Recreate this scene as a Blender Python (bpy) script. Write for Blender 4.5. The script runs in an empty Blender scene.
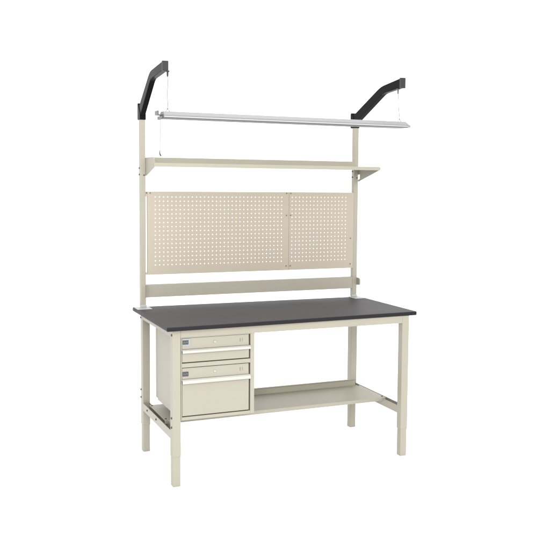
import bpy, bmesh, math, random
from mathutils import Vector, Matrix
random.seed(4)
S = bpy.context.scene
COL = S.collection

# ------------------------------------------------------------------ camera
def set_camera():
    cx, cy, cz = -1.9411, -4.8417, 1.6428
    yaw, pitch, roll = -0.4296, -0.0781, 0.0108
    f, px, py, N = 878.8763, 317.6103, 250.1052, 550.0
    c, s = math.cos(yaw), math.sin(yaw)
    R = Matrix(((c, s, 0), (-s, c, 0), (0, 0, 1)))
    c, s = math.cos(pitch), math.sin(pitch)
    M = Matrix(((1, 0, 0), (0, c, s), (0, -s, c))) @ R
    right, fwd, down = M[0].copy(), M[1].copy(), -M[2]
    c, s = math.cos(roll), math.sin(roll)
    r2 = c * right - s * down
    d2 = s * right + c * down
    cam = bpy.data.cameras.new('camera')
    o = bpy.data.objects.new('camera', cam)
    COL.objects.link(o)
    m = Matrix((r2, -d2, -fwd)).transposed().to_4x4()
    m.translation = (cx, cy, cz)
    o.matrix_world = m
    cam.sensor_width = 36.0
    cam.lens = f / N * 36.0
    cam.shift_x = (N / 2 - px) / N
    cam.shift_y = (py - N / 2) / N
    cam.clip_start = 0.05
    cam.clip_end = 500
    S.camera = o
set_camera()

# ------------------------------------------------------------------ light
w = bpy.data.worlds.new('World'); S.world = w; w.use_nodes = True
bg = w.node_tree.nodes['Background']
bg.inputs['Color'].default_value = (1, 1, 1, 1)
bg.inputs['Strength'].default_value = 1.7

def softbox(name, loc, target, sx, sy, power, col=(1, 1, 1)):
    l = bpy.data.lights.new(name, 'AREA'); l.shape = 'RECTANGLE'
    l.size = sx; l.size_y = sy; l.energy = power; l.color = col
    o = bpy.data.objects.new(name, l); COL.objects.link(o)
    o.location = loc
    o.rotation_euler = (Vector(target) - Vector(loc)).to_track_quat('-Z', 'Y').to_euler()
    return o
softbox('softbox_front', (-1.9, -5.4, 2.9), (0, 0, 0.5), 2.6, 1.8, 260, (1, .985, .96))
softbox('softbox_overhead', (0.3, -0.6, 4.8), (0, 0, 0), 3.0, 2.4, 70)

vs = S.view_settings
S.display_settings.display_device = 'sRGB'
vs.view_transform = 'Standard'; vs.look = 'None'; vs.exposure = 0; vs.gamma = 1
vs.use_curve_mapping = False

# ------------------------------------------------------------------ materials
def mat(name, col, rough=.5, metal=0.0, var=.03, bump=.02, scale=60, spec=.5, coat=0, ior=1.5):
    m = bpy.data.materials.new(name); m.use_nodes = True
    nt = m.node_tree; b = nt.nodes['Principled BSDF']
    tc = nt.nodes.new('ShaderNodeTexCoord')
    n1 = nt.nodes.new('ShaderNodeTexNoise'); n1.inputs['Scale'].default_value = 3.5
    n1.inputs['Detail'].default_value = 4
    n2 = nt.nodes.new('ShaderNodeTexNoise'); n2.inputs['Scale'].default_value = scale * 10
    n2.inputs['Detail'].default_value = 2
    mix = nt.nodes.new('ShaderNodeMix'); mix.data_type = 'RGBA'
    a = [min(1, c * (1 + var)) for c in col]; d = [c * (1 - var) for c in col]
    mix.inputs['A'].default_value = (*d, 1); mix.inputs['B'].default_value = (*a, 1)
    nt.links.new(tc.outputs['Object'], n1.inputs['Vector'])
    nt.links.new(tc.outputs['Object'], n2.inputs['Vector'])
    nt.links.new(n1.outputs['Fac'], mix.inputs['Factor'])
    nt.links.new(mix.outputs['Result'], b.inputs['Base Color'])
    mr = nt.nodes.new('ShaderNodeMapRange')
    mr.inputs['To Min'].default_value = rough - .06; mr.inputs['To Max'].default_value = rough + .06
    nt.links.new(n1.outputs['Fac'], mr.inputs['Value'])
    nt.links.new(mr.outputs['Result'], b.inputs['Roughness'])
    if bump:
        bp = nt.nodes.new('ShaderNodeBump'); bp.inputs['Strength'].default_value = bump
        bp.inputs['Distance'].default_value = .002
        nt.links.new(n2.outputs['Fac'], bp.inputs['Height'])
        nt.links.new(bp.outputs['Normal'], b.inputs['Normal'])
    b.inputs['Metallic'].default_value = metal
    b.inputs['Specular IOR Level'].default_value = spec
    b.inputs['IOR'].default_value = ior
    b.inputs['Coat Weight'].default_value = coat
    return m

BEIGE = mat('beige_powder_paint', (.264, .246, .201), .48, var=.045, bump=.06)
PEG   = mat('pegboard_beige_paint', (.315, .279, .224), .5, var=.045, bump=.05)
TOP   = mat('grey_laminate', (.034, .0318, .033), .55, var=.08, bump=.12, spec=.2)
EDGE  = mat('black_edge_trim', (.008, .0075, .009), .5, spec=.2)
BLACK = mat('black_arm_paint', (.006, .006, .0063), .3, bump=0, spec=.5, ior=1.09)
CAPM  = mat('dark_grey_plastic', (.022, .022, .023), .45, spec=.25)
ALU   = mat('pale_grey_fixture_paint', (.20, .20, .205), .4, bump=0, spec=.3)
WHITE = mat('white_fixture_paint', (.31, .31, .315), .4, bump=0)
GREYM = mat('grey_fixture_edge', (.095, .095, .1), .4, bump=0, spec=.3)
STEEL = mat('zinc_steel', (.35, .35, .36), .35, metal=.8, bump=0)
WIREM = mat('steel_wire', (.16, .16, .165), .5, bump=0)
BOLTM = mat('dark_bolt_steel', (.05, .048, .046), .4, metal=.6, bump=0)
HANDM = mat('cream_handle_plastic', (.375, .365, .335), .35, bump=0)
PLATE = mat('pale_grey_steel_plate', (.32, .32, .325), .4, bump=.03)
LABP  = mat('pale_blue_grey_label', (.24, .265, .27), .45, bump=0)
LABD  = mat('dark_label_print', (.035, .037, .042), .4, bump=0)
LABW  = mat('grey_label_print', (.10, .105, .11), .45, bump=0)
UNDER = mat('bounce_particle_board', (.55, .50, .42), .7, var=.06, bump=.1, scale=30)  # unseen tabletop underside, board tone paled to bounce light onto the lower shelf
PEGBOLT = mat('painted_screw', (.10, .094, .083), .5, bump=0)
LOCK  = mat('satin_lock_metal', (.32, .31, .285), .4, bump=0)
SLOT  = mat('slot_shadow_paint', (.16, .148, .125), .6, bump=0)
GAP   = mat('drawer_gap_shade', (.10, .092, .078), .6, bump=0)  # darkened beige, shade inside the drawer gaps put into the colour
FLOORM = mat('white_seamless_paper', (.93, .93, .93), .7, var=.01, bump=0, spec=.2)

# ------------------------------------------------------------------ mesh helpers
def box(bm, x0, x1, y0, y1, z0, z1, bev=.0015, seg=2):
    t = bmesh.new()
    vs_ = [t.verts.new((x, y, z)) for x in (min(x0, x1), max(x0, x1)) for y in (min(y0, y1), max(y0, y1)) for z in (min(z0, z1), max(z0, z1))]
    for f in ((0, 1, 3, 2), (4, 6, 7, 5), (0, 4, 5, 1), (2, 3, 7, 6), (0, 2, 6, 4), (1, 5, 7, 3)):
        t.faces.new([vs_[i] for i in f])
    merge(bm, t, bev, seg)

def merge(bm, t, bev=0, seg=2):
    bmesh.ops.recalc_face_normals(t, faces=t.faces[:])
    if bev:
        bmesh.ops.bevel(t, geom=[e for e in t.edges if e.calc_face_angle(0) > .3], offset=bev, segments=seg, affect='EDGES', profile=.5, clamp_overlap=True)
    me = bpy.data.meshes.new('tmp'); t.to_mesh(me); t.free()
    bm.from_mesh(me); bpy.data.meshes.remove(me)

def prism(bm, poly, axis, a, b, bev=.0015, seg=2):
    """poly of 2-D points extruded along axis between a and b"""
    t = bmesh.new()
    def P(p, q):
        return {'x': (q, p[0], p[1]), 'y': (p[0], q, p[1]), 'z': (p[0], p[1], q)}[axis]
    A = [t.verts.new(P(p, a)) for p in poly]; B = [t.verts.new(P(p, b)) for p in poly]
    t.faces.new(A); t.faces.new(B[::-1])
    n = len(poly)
    for i in range(n):
        t.faces.new((A[i], B[i], B[(i + 1) % n], A[(i + 1) % n]))
    merge(bm, t, bev, seg)

def tube(bm, pts, r, n=10, caps=True):
    pts = [Vector(p) for p in pts]
    t = bmesh.new(); rings = []
    rr = r if isinstance(r, (list, tuple)) else [r] * len(pts)
    for i, p in enumerate(pts):
        d = (pts[min(i + 1, len(pts) - 1)] - pts[max(i - 1, 0)]).normalized()
        u = d.cross(Vector((0, 1, 0.13))).normalized(); v = d.cross(u)
        rings.append([t.verts.new(p + rr[i] * (math.cos(k * 2 * math.pi / n) * u + math.sin(k * 2 * math.pi / n) * v)) for k in range(n)])
    for a, b in zip(rings, rings[1:]):
        for k in range(n):
            f = t.faces.new((a[k], a[(k + 1) % n], b[(k + 1) % n], b[k])); f.smooth = True
    if caps:
        t.faces.new(rings[0][::-1]); t.faces.new(rings[-1])
    merge(bm, t)

def obj(name, bm, m, parent=None):
    me = bpy.data.meshes.new(name)
    bm.to_mesh(me); bm.free()
    for mm in (m if isinstance(m, (list, tuple)) else [m]): me.materials.append(mm)
    o = bpy.data.objects.new(name, me); COL.objects.link(o)
    if parent is not None:
        o.parent = parent
        # geometry is written in world coordinates; undo the parents' offsets
        off = Vector((0, 0, 0)); q = parent
        while q is not None:
            off += q.location; q = q.parent
        me.transform(Matrix.Translation(-off))
    return o

def thing(name, label, cat, loc):
    o = bpy.data.objects.new(name, None); COL.objects.link(o)
    o.location = loc; o.empty_display_size = .1
    o['label'] = label; o['category'] = cat
    return o

def B(): return bmesh.new()

def bolt(parent, p, axis, sgn=-1, r=.0058, h=.005, m=None):
    bm = B(); p = Vector(p); d = Vector({'x': (sgn, 0, 0), 'y': (0, sgn, 0), 'z': (0, 0, sgn)}[axis])
    tube(bm, [p - d * .001, p + d * h * .6, p + d * h], [r, r, r * .7], 10)
    return obj('bolt', bm, m or BOLTM, parent)

# ------------------------------------------------------------------ floor
bm = B()
vv = [bm.verts.new((x, y, 0)) for x, y in ((-80, -40), (80, -40), (80, 160), (-80, 160))]
bm.faces.new(vv)
fl = obj('floor', bm, FLOORM); fl['kind'] = 'structure'

# ================================================================== WORKBENCH
bench = thing('workbench', 'beige steel workbench with dark grey top, pegboard back and tall uprights standing on white floor', 'workbench', (0, 0, 0))
H = .875
AX = .7215          # outer face of the legs
LW, LD = .045, .05  # leg width / depth
YF, YB = -.3515, .372

# ---- tabletop
bm = B()
quad = [(-.764, -.403), (.7715, -.357), (.7635, .372), (-.764, .397)]
prism(bm, quad, 'z', H - .0235, H, .006, 4)
for f in bm.faces:
    c = f.calc_center_median(); f.material_index = 0 if f.normal.z > .8 else (2 if f.normal.z < -.9 else 1)
obj('tabletop', bm, [TOP, EDGE, UNDER], bench)

# ---- legs
def leg(sx, front):
    x0, x1 = (-AX, -AX + LW) if sx < 0 else (AX - LW, AX)
    y0, y1 = (YF, YF + LD) if front else (YB - LD, YB)
    bm = B(); box(bm, x0, x1, y0, y1, .163, .852, .003, 3)
    o = obj('leg', bm, BEIGE, bench)
    bm = B(); g = .002
    box(bm, x0 + g, x1 - g, y0 + g, y1 - g, .0, .19, .004, 3)
    obj('leg_extension', bm, BEIGE, o)
    return o, (x0, x1, y0, y1)
lFL, _ = leg(-1, True); lFR, _ = leg(1, True); lBL, _ = leg(-1, False); lBR, _ = leg(1, False)
for z in (.373, .322): bolt(lFL, (-AX, YF + .019, z), 'x'); 
bolt(lFL, (-AX, YF + .012, .822), 'x', r=.0065)
for z in (.376, .329, .815): bolt(lBL, (-AX, YB - .009, z), 'x')
for z in (.373, .322, .822): bolt(lFR, (AX, YF + .019, z), 'x', 1)
for z in (.376, .329, .815): bolt(lBR, (AX, YB - .009, z), 'x', 1)

# ---- aprons under the top
bm = B()
box(bm, -AX + LW, AX - LW, YF + .0008, YF + .004, .808, .852, .001)
box(bm, -AX + LW, AX - LW, YF + .004, YF + .03, .808, .811, .001)
obj('front_apron', bm, BEIGE, bench)
bm = B(); box(bm, -AX + LW, AX - LW, YB - .005, YB - .001, .808, .852, .001)
obj('rear_apron', bm, BEIGE, bench)
for s in (-1, 1):
    bm = B(); box(bm, s * (AX - .001), s * (AX - .005), YF + LD, YB - LD, .808, .852, .001)
    box(bm, s * (AX - .005), s * (AX - .032), YF + LD, YB - LD, .808, .8105, .0008)
    obj('side_apron', bm, BEIGE, bench)

# ---- stretchers: open channels between front and back legs
for s in (-1, 1):
    bm = B(); y0, y1 = YF + LD, YB - LD
    xo, xi = s * (AX - .001), s * (AX - .042)
    box(bm, xo, xo - s * .003, y0, y1, .254, .3, .001)
    box(bm, xi, xi + s * .003, y0, y1, .254, .3, .001)
    box(bm, xo - s * .003, xi + s * .003, y0, y1, .254, .257, .0008)
    o = obj('stretcher', bm, BEIGE, bench)
    for y in ((.215, .005) if s < 0 else (.26, -.12)):
        bolt(o, (s * (AX - .001), y, .281), 'x', s, r=.0058)
# mounting ends of the left channel, where it is bolted to the legs
# ---- lower shelf
bm = B()
x0, x1, yf, yb = -.702, .702, -.112, .245
box(bm, x0, x1, yf, yb, .3015, .3045, .0008)
box(bm, x0, x1, yf - .003, yf, .2825, .3045, .001)
box(bm, -.25, x1 - .03, yb, yb + .003, .3015, .347, .001)
box(bm, -.25, x1 - .03, yb - .012, yb, .3445, .347, .0008)
o = obj('lower_shelf', bm, BEIGE, bench)
for x, y in ((-.69, -.09), (-.69, .225), (.69, -.09), (.69, .235)):
    bolt(o, (x, y, .3045), 'z', 1, r=.0055, h=.004)

# ---- uprights with foot plates
PX, PW, PY0, PY1, PZ = .709, .031, .345, .38, 1.998
ups = []
for s in (-1, 1):
    bm = B(); box(bm, s * PX - PW / 2, s * PX + PW / 2, PY0, PY1, H + .004, PZ, .0025, 3)
    # shallow groove lips down the front face
    o = obj('upright', bm, BEIGE, bench); ups.append(o)
    bm = B(); box(bm, s * PX - PW / 2 - .003, s * PX + PW / 2 + .003, PY0 - .003, PY0 + .005, H + .004, H + .018, .002)
    box(bm, s * PX - .052 + (s > 0) * .018, s * PX + .034 + (s > 0) * .004, .268, .366, H, H + .004, .001)
    obj('foot_plate', bm, PLATE, o)
    for z in (1.672, 1.71):
        bolt(o, (s * PX - PW / 2, PY0 + .022, z), 'x', -1, r=.005)
    bolt(o, (s * PX + .006, PY0, 1.668), 'y', -1, r=.0045, h=.003)

# ---- pegboards
SP = .0255
def pegboard(xa, xb, za, zb, hx0, ncol, hz0, nrow, y):
    bm = B(); th = .0022; r = .0037; K = 12
    hs = SP / 2
    def ring(cx, cz):
        A = []; Bq = []
        for k in range(K):
            a = math.pi / 4 + k * 2 * math.pi / K
            ca, sa = math.cos(a), math.sin(a); q = hs / max(abs(ca), abs(sa))
            A.append((cx + q * ca, cz + q * sa)); Bq.append((cx + r * ca, cz + r * sa))
        return A, Bq
    for i in range(ncol):
        for j in range(nrow):
            A, Q = ring(hx0 + i * SP, hz0 - j * SP)
            L = []
            for yy in (y, y + th):
                L.append(([bm.verts.new((p[0], yy, p[1])) for p in A], [bm.verts.new((p[0], yy, p[1])) for p in Q]))
            for k in range(K):
                k2 = (k + 1) % K
                bm.faces.new((L[0][0][k], L[0][1][k], L[0][1][k2], L[0][0][k2]))
                bm.faces.new((L[1][0][k], L[1][0][k2], L[1][1][k2], L[1][1][k]))
                bm.faces.new((L[0][1][k], L[1][1][k], L[1][1][k2], L[0][1][k2]))
    gx0, gx1 = hx0 - hs, hx0 + (ncol - 1) * SP + hs
    gz1, gz0 = hz0 + hs, hz0 - (nrow - 1) * SP - hs
    def sheet(x0, x1, z0, z1):
        for yy, o in ((y, 1), (y + th, -1)):
            v = [bm.verts.new(p) for p in ((x0, yy, z0), (x1, yy, z0), (x1, yy, z1), (x0, yy, z1))]
            bm.faces.new(v[::o])
    sheet(xa, gx0, za, zb); sheet(gx1, xb, za, zb)
    sheet(gx0, gx1, za, gz0); sheet(gx0, gx1, gz1, zb)
    bmesh.ops.recalc_face_normals(bm, faces=bm.faces[:])
    # folded edges
    d = .016
    box(bm, xa, xa + .0015, y + .0002, y + d, za, zb, 0)
    box(bm, xb - .0015, xb, y + .0002, y + d, za, zb, 0)
    box(bm, xa + .0015, xb - .0015, y + .0002, y + d, za, za + .0015, 0)
    box(bm, xa + .0015, xb - .0015, y + .0002, y + d, zb - .0015, zb, 0)
    return bm
ZB, ZT = 1.073, 1.5715
pl = obj('pegboard_panel', pegboard(-.6835, .2294, ZB, ZT, -.636, 33, 1.539, 17, .343), PEG, bench)
pr = obj('pegboard_panel', pegboard(.2309, .6925, ZB, ZT, .252, 16, 1.539, 17, .343), PEG, bench)
for z in (1.564, 1.424, 1.10):
    bolt(pl, (.213, .343, z), 'y', r=.0042, h=.003, m=PEGBOLT); bolt(pr, (.2415, .343, z), 'y', r=.0042, h=.003, m=PEGBOLT)
bolt(pl, (-.667, .343, 1.562), 'y', r=.0042, h=.003, m=PEGBOLT)
for z in (1.27, 1.10): bolt(pr, (.672, .343, z), 'y', r=.0042, h=.003, m=PEGBOLT)
for z0, z1 in ((1.542, 1.571), (1.074, 1.088)):
    bm = B(); box(bm, -PX + PW / 2, -.6835, .346, .349, z0, z1, .0006)
    o = obj('mounting_tab', bm, PEG, bench)
    if z0 > 1.5: bolt(o, (-.688, .346, 1.563), 'y', r=.0036, h=.003)

# ---- rail below the pegboard
bm = B()
xr = PX - PW / 2
box(bm, -xr, xr, .347, .35, .936, 1.0125, .001)
box(bm, -xr, xr, .35, .375, 1.0095, 1.0125, .0008)
box(bm, -xr, xr, .35, .375, .936, .939, .0008)
o = obj('lower_rail', bm, BEIGE, bench)
bm = B(); box(bm, -xr, -xr + .003, .325, .3465, .938, 1.011, .0006)
obj('rail_bracket', bm, BEIGE, o)
bm = B()
prism(bm, [(.372, .957), (.372, 1.008), (.315, 1.006), (.306, .996), (.306, .972), (.316, .960)], 'x', PX + PW / 2, PX + PW / 2 + .008, .002)
obj('rail_bracket', bm, BEIGE, o)

# ---- upper shelf with its brackets
bm = B()
xs, yf, yb = .7225, .045, .343
box(bm, -.689, xs, yf, yb, 1.7345, 1.737, .0008)
box(bm, -.716, xs, yf - .003, yf, 1.7155, 1.737, .0012)
box(bm, -.689, xs, yf, yf + .014, 1.7155, 1.718, .0008)
box(bm, -.640, xr, yb + .001, yb + .004, 1.72, 1.7745, .001)
box(bm, -.640, xr, yb + .004, yb + .02, 1.772, 1.7745, .0008)
obj('upper_shelf', bm, BEIGE, bench)
bm = B(); x = -PX + PW / 2
prism(bm, [(.378, 1.772), (.378, 1.665), (.345, 1.664), (.300, 1.671), (.130, 1.717), (.118, 1.735), (.155, 1.772)], 'x', x, x + .003, .0008)
obj('shelf_bracket', bm, BEIGE, bench)
bm = B(); x = PX + PW / 2
prism(bm, [(.378, 1.737), (.378, 1.668), (.352, 1.668), (.352, 1.690), (.322, 1.690), (.322, 1.662), (.345, 1.656), (.345, 1.643), (.335, 1.6455), (.058, 1.7165), (.046, 1.722), (.046, 1.7335), (.34, 1.7335)], 'x', x, x + .003, 0)
obj('shelf_bracket', bm, BEIGE, bench)

# ---- black top arms (cantilevered forward from the uprights)
def arm(s, bt, bb, tip, zt, zb2):
    x = s * PX; hw = .0155
    bm = B()
    # swept rectangular tube: lower end in the sleeve, bend, tip
    def arc(p, q, r, t):      # rounded bend at q
        p, q, r = Vector(p), Vector(q), Vector(r)
        a = q + (p - q).normalized() * t; c = q + (r - q).normalized() * t
        return [tuple((1 - k) ** 2 * a + 2 * k * (1 - k) * q + k * k * c) for k in (0, .25, .5, .75, 1)]
    poly = [(.386, 2.03), (.374, 2.074)] + arc((.374, 2.074), bt, (tip, zt), .045) + [(tip, zt), (tip, zb2)] + arc((tip, zb2), bb, (.330, 2.030), .03) + [(.330, 2.030), (.333, 2.02)]
    prism(bm, poly, 'x', x - hw, x + hw, .002, 2)
    o = obj('light_arm', bm, BLACK, bench)
    bm = B(); prism(bm, [(.341, 1.994), (.341, 2.034), (.386, 2.092), (.398, 2.094), (.404, 2.086), (.404, 2.0), (.398, 1.994)], 'x', x - hw - .003, x + hw + .003, .003, 3)
    obj('sleeve', bm, BLACK, o)
    bm = B(); box(bm, x - hw - .0015, x + hw + .0015, tip - .004, tip + .012, zb2 - .003, zt + .003, .0025, 3)
    obj('end_cap', bm, CAPM, o)
arm(-1, (.112, 2.249), (.092, 2.205), -.172, 2.274, 2.226)
arm(1, (.0, 2.230), (-.028, 2.186), -.247, 2.258, 2.203)

# ================================================================== DRAWER CABINET
cab = thing('drawer_cabinet', 'beige two drawer steel cabinet hung under the left end of the workbench top', 'drawer cabinet', (-.466, -.05, .356))
X0, X1, CY0, CY1, Z0, Z1 = -.674, -.258, -.3465, .225, .358, .838
bm = B()
prism(bm, [(X0, CY0 + .0205), (X0, .150), (X0 + .008, .151), (X0 + .008, CY1), (X0 + .012, CY1), (X0 + .012, .147), (X0 + .004, .146), (X0 + .004, CY0 + .0205)], 'z', Z0, Z1, .0008)
box(bm, X1 - .004, X1, CY0 + .0205, CY1, Z0, Z1, .0012)
box(bm, X0 + .012, X1 - .004, CY1 - .004, CY1, Z0, Z1, .001)
box(bm, X0 + .012, X1 - .004, CY0 + .02, CY1 - .004, Z0 + .001, Z0 + .004, .0008)
box(bm, X0 + .012, X1 - .004, CY0 + .02, CY1 - .004, Z1 - .004, Z1 - .001, .0008)
# front frame: stiles and rails
DX0, DX1 = -.6685, -.2815
box(bm, DX1, X1, CY0, CY0 + .02, Z0, Z1, .0012)
box(bm, X0, DX0, CY0, CY0 + .02, Z0, Z1, .0012)
for a, b in ((Z0, .375), (.644, .6665), (.8035, Z1)):
    box(bm, DX0, DX1, CY0 + .0006, CY0 + .02, a, b, .001)
obj('body', bm, BEIGE, cab)
bm = B(); box(bm, DX0, DX1, CY0 + .026, CY0 + .03, .375, .8035, 0)  # added dark sheet behind the drawer fronts, painted shade for the gaps
obj('gap_shade_panel', bm, GAP, cab)

def drawer(za, zb, hz, label, surround):
    f = CY0 + .002
    bm = B()
    gx0, gx1 = DX0 + .002, DX1 - .0075
    hb, ht = hz
    box(bm, gx0, gx1, f, f + .016, za, hb - .001, .0012)
    # the label panel above the pull leans back slightly
    prism(bm, [(f + .0045, zb), (f + .0015, ht + .001), (f + .016, ht + .001), (f + .016, zb)], 'x', gx0, gx1, .0012)
    box(bm, gx0 + .004, gx1 - .004, f + .008, f + .015, hb - .001, ht + .001, 0)
    box(bm, gx0 + .01, gx1 - .01, f + .016, f + .022, za + .004, zb - .004, 0)
    d = obj('drawer', bm, BEIGE, cab)
    bm = B()
    prism(bm, [(f + .010, ht), (f - .004, ht), (f - .015, ht - .006), (f - .017, hb + .003), (f - .014, hb), (f - .010, hb + .002), (f - .010, ht - .009), (f + .010, ht - .006)], 'x', gx0 - .002, gx1 + .006, .0012)
    obj('handle', bm, HANDM, d)
    ym = f + .0015
    if surround:
        bm = B(); box(bm, -.6665, -.622, ym - .001, ym + .004, zb - .042, zb - .002, .0006)
        obj('label_plate', bm, LABP, d); ym -= .0012
    lz0, lz1 = (zb - .0335, zb - .0105) if surround else (zb - .044, zb - .0195)
    bm = B(); box(bm, -.6645, -.632, ym - .001, ym + .003, lz0, lz1, .0005)
    lab = obj('label', bm, LABD, d)
    bm = B(); h = lz1 - lz0; zc = lz0 + h * .5     # worn, unreadable print: a few pale strokes
    for x0, x1, q0, q1 in ((-.6605, -.6575, -.2, .2), (-.6555, -.6515, -.12, .16), (-.6495, -.6465, -.22, .1), (-.6445, -.6405, -.08, .22), (-.639, -.636, -.18, .18)):
        box(bm, x0, x1, ym - .0016, ym + .001, zc + h * q0, zc + h * q1, .0002)
    obj('print', bm, LABW, lab)
    bm = B(); zc = ht + (zb - ht) * .52
    tube(bm, [(-.484, f + .006, zc), (-.484, f + .0005, zc), (-.484, f - .0008, zc)], [.0075, .0075, .0062], 16)
    obj('lock', bm, LOCK, d)
    for a, b in ((-.341, -.3375), (-.327, -.3258)):
        bm = B(); box(bm, a, b, f + .0016, f + .004, zc - .009, zc + .010, .0002)
        obj('slot', bm, SLOT, d)
    return d
drawer(.672, .8015, (.7215, .7415), None, True)
drawer(.3805, .640, (.556, .580), None, False)

# ================================================================== HANGING LAMP
LY = -.2
lamp = thing('hanging_lamp', 'long slim white batten light hanging by two wires from the black arms above the workbench', 'light fixture', (0, LY, 1.967))
xa, xb = -.736, .743
bm = B()
prism(bm, [(LY - .026, 2.0045), (LY - .036, 1.999), (LY - .049, 1.9865), (LY - .050, 1.979), (LY + .050, 1.979), (LY + .049, 1.9865), (LY + .036, 1.999), (LY + .026, 2.0045)], 'x', xa, xb, .0015)
obj('housing', bm, ALU, lamp)
bm = B()
prism(bm, [(LY - .053, 1.9788), (LY - .055, 1.9725), (LY + .055, 1.9725), (LY + .053, 1.9788)], 'x', xa - .001, xb + .001, .001)
obj('reflector_lip', bm, WHITE, lamp)
bm = B()
prism(bm, [(LY - .055, 1.9723), (LY - .052, 1.967), (LY + .052, 1.967), (LY + .055, 1.9723)], 'x', xa - .004, xb + .001, .001)
obj('lower_edge', bm, GREYM, lamp)
bm = B()   # left end: lamp holder foot
box(bm, -.767, -.7585, LY - .028, LY + .028, 1.984, 2.007, .0015)
box(bm, -.7585, -.736, LY - .022, LY + .022, 1.9835, 1.988, .001)
box(bm, -.750, -.741, LY - .04, LY + .04, 1.962, 1.979, .0015)
obj('end_bracket', bm, GREYM, lamp)
bm = B()   # right end: tapered cap
t = bmesh.new()
A = [(LY - .026, 2.0045), (LY - .049, 1.9865), (LY - .054, 1.967), (LY + .054, 1.967), (LY + .049, 1.9865), (LY + .026, 2.0045)]
Q = [(LY - .016, 1.988), (LY - .030, 1.982), (LY - .034, 1.971), (LY + .034, 1.971), (LY + .030, 1.982), (LY + .016, 1.988)]
va = [t.verts.new((xb + .001, *p)) for p in A]; vb = [t.verts.new((xb + .034, *p)) for p in Q]
t.faces.new(va); t.faces.new(vb[::-1])
for i in range(6): t.faces.new((va[i], vb[i], vb[(i + 1) % 6], va[(i + 1) % 6]))
merge(bm, t, .0015)
obj('end_cap', bm, ALU, lamp)

def hanger(xt, xbm, zt, hm):
    bm = B()
    n = 8
    tube(bm, [(xt + (xbm - xt) * k / n + .0012 * math.sin(k * 1.1), LY, zt - .03 + (2.016 - zt + .03) * k / n) for k in range(n + 1)], .0020, 6)
    o = obj('wire', bm, WIREM, lamp)
    bm = B()
    tube(bm, [(xt, LY, zt + .001), (xt, LY, zt - .004), (xt, LY, zt - .006), (xt, LY, zt - .024), (xt, LY, zt - .030)], [.011, .011, .0055, .005, .003], 12)
    obj('hook', bm, hm, o)
    bm = B()
    tube(bm, [(xbm + .002, LY, 2.021), (xbm - .010, LY, 2.0075), (xbm - .013, LY, 2.0035), (xbm + .013, LY, 2.0035), (xbm + .010, LY, 2.0075), (xbm - .002, LY, 2.021)], .0022, 8)
    tube(bm, [(xbm, LY, 2.018), (xbm - .001, LY, 2.026), (xbm, LY, 2.036)], [.0032, .003, .0015], 8)
    obj('ring', bm, STEEL, o)
hanger(-.704, -.704, 2.220, CAPM)
hanger(.704, .7175, 2.200, GREYM)
bm = B(); n = 6
tube(bm, [(-.745, LY, 1.962), (-.7445, LY, 1.9), (-.745, LY, 1.84), (-.7455, LY, 1.80)], .0014, 6)
o = obj('pull_cord', bm, WIREM, lamp)
bm = B()
tube(bm, [(-.7455, LY, 1.803), (-.7475, LY, 1.79), (-.7475, LY, 1.781), (-.7435, LY, 1.773), (-.741, LY, 1.768)], [.0012, .002, .0032, .0038, .0025], 8)
obj('pull_knob', bm, CAPM, o)
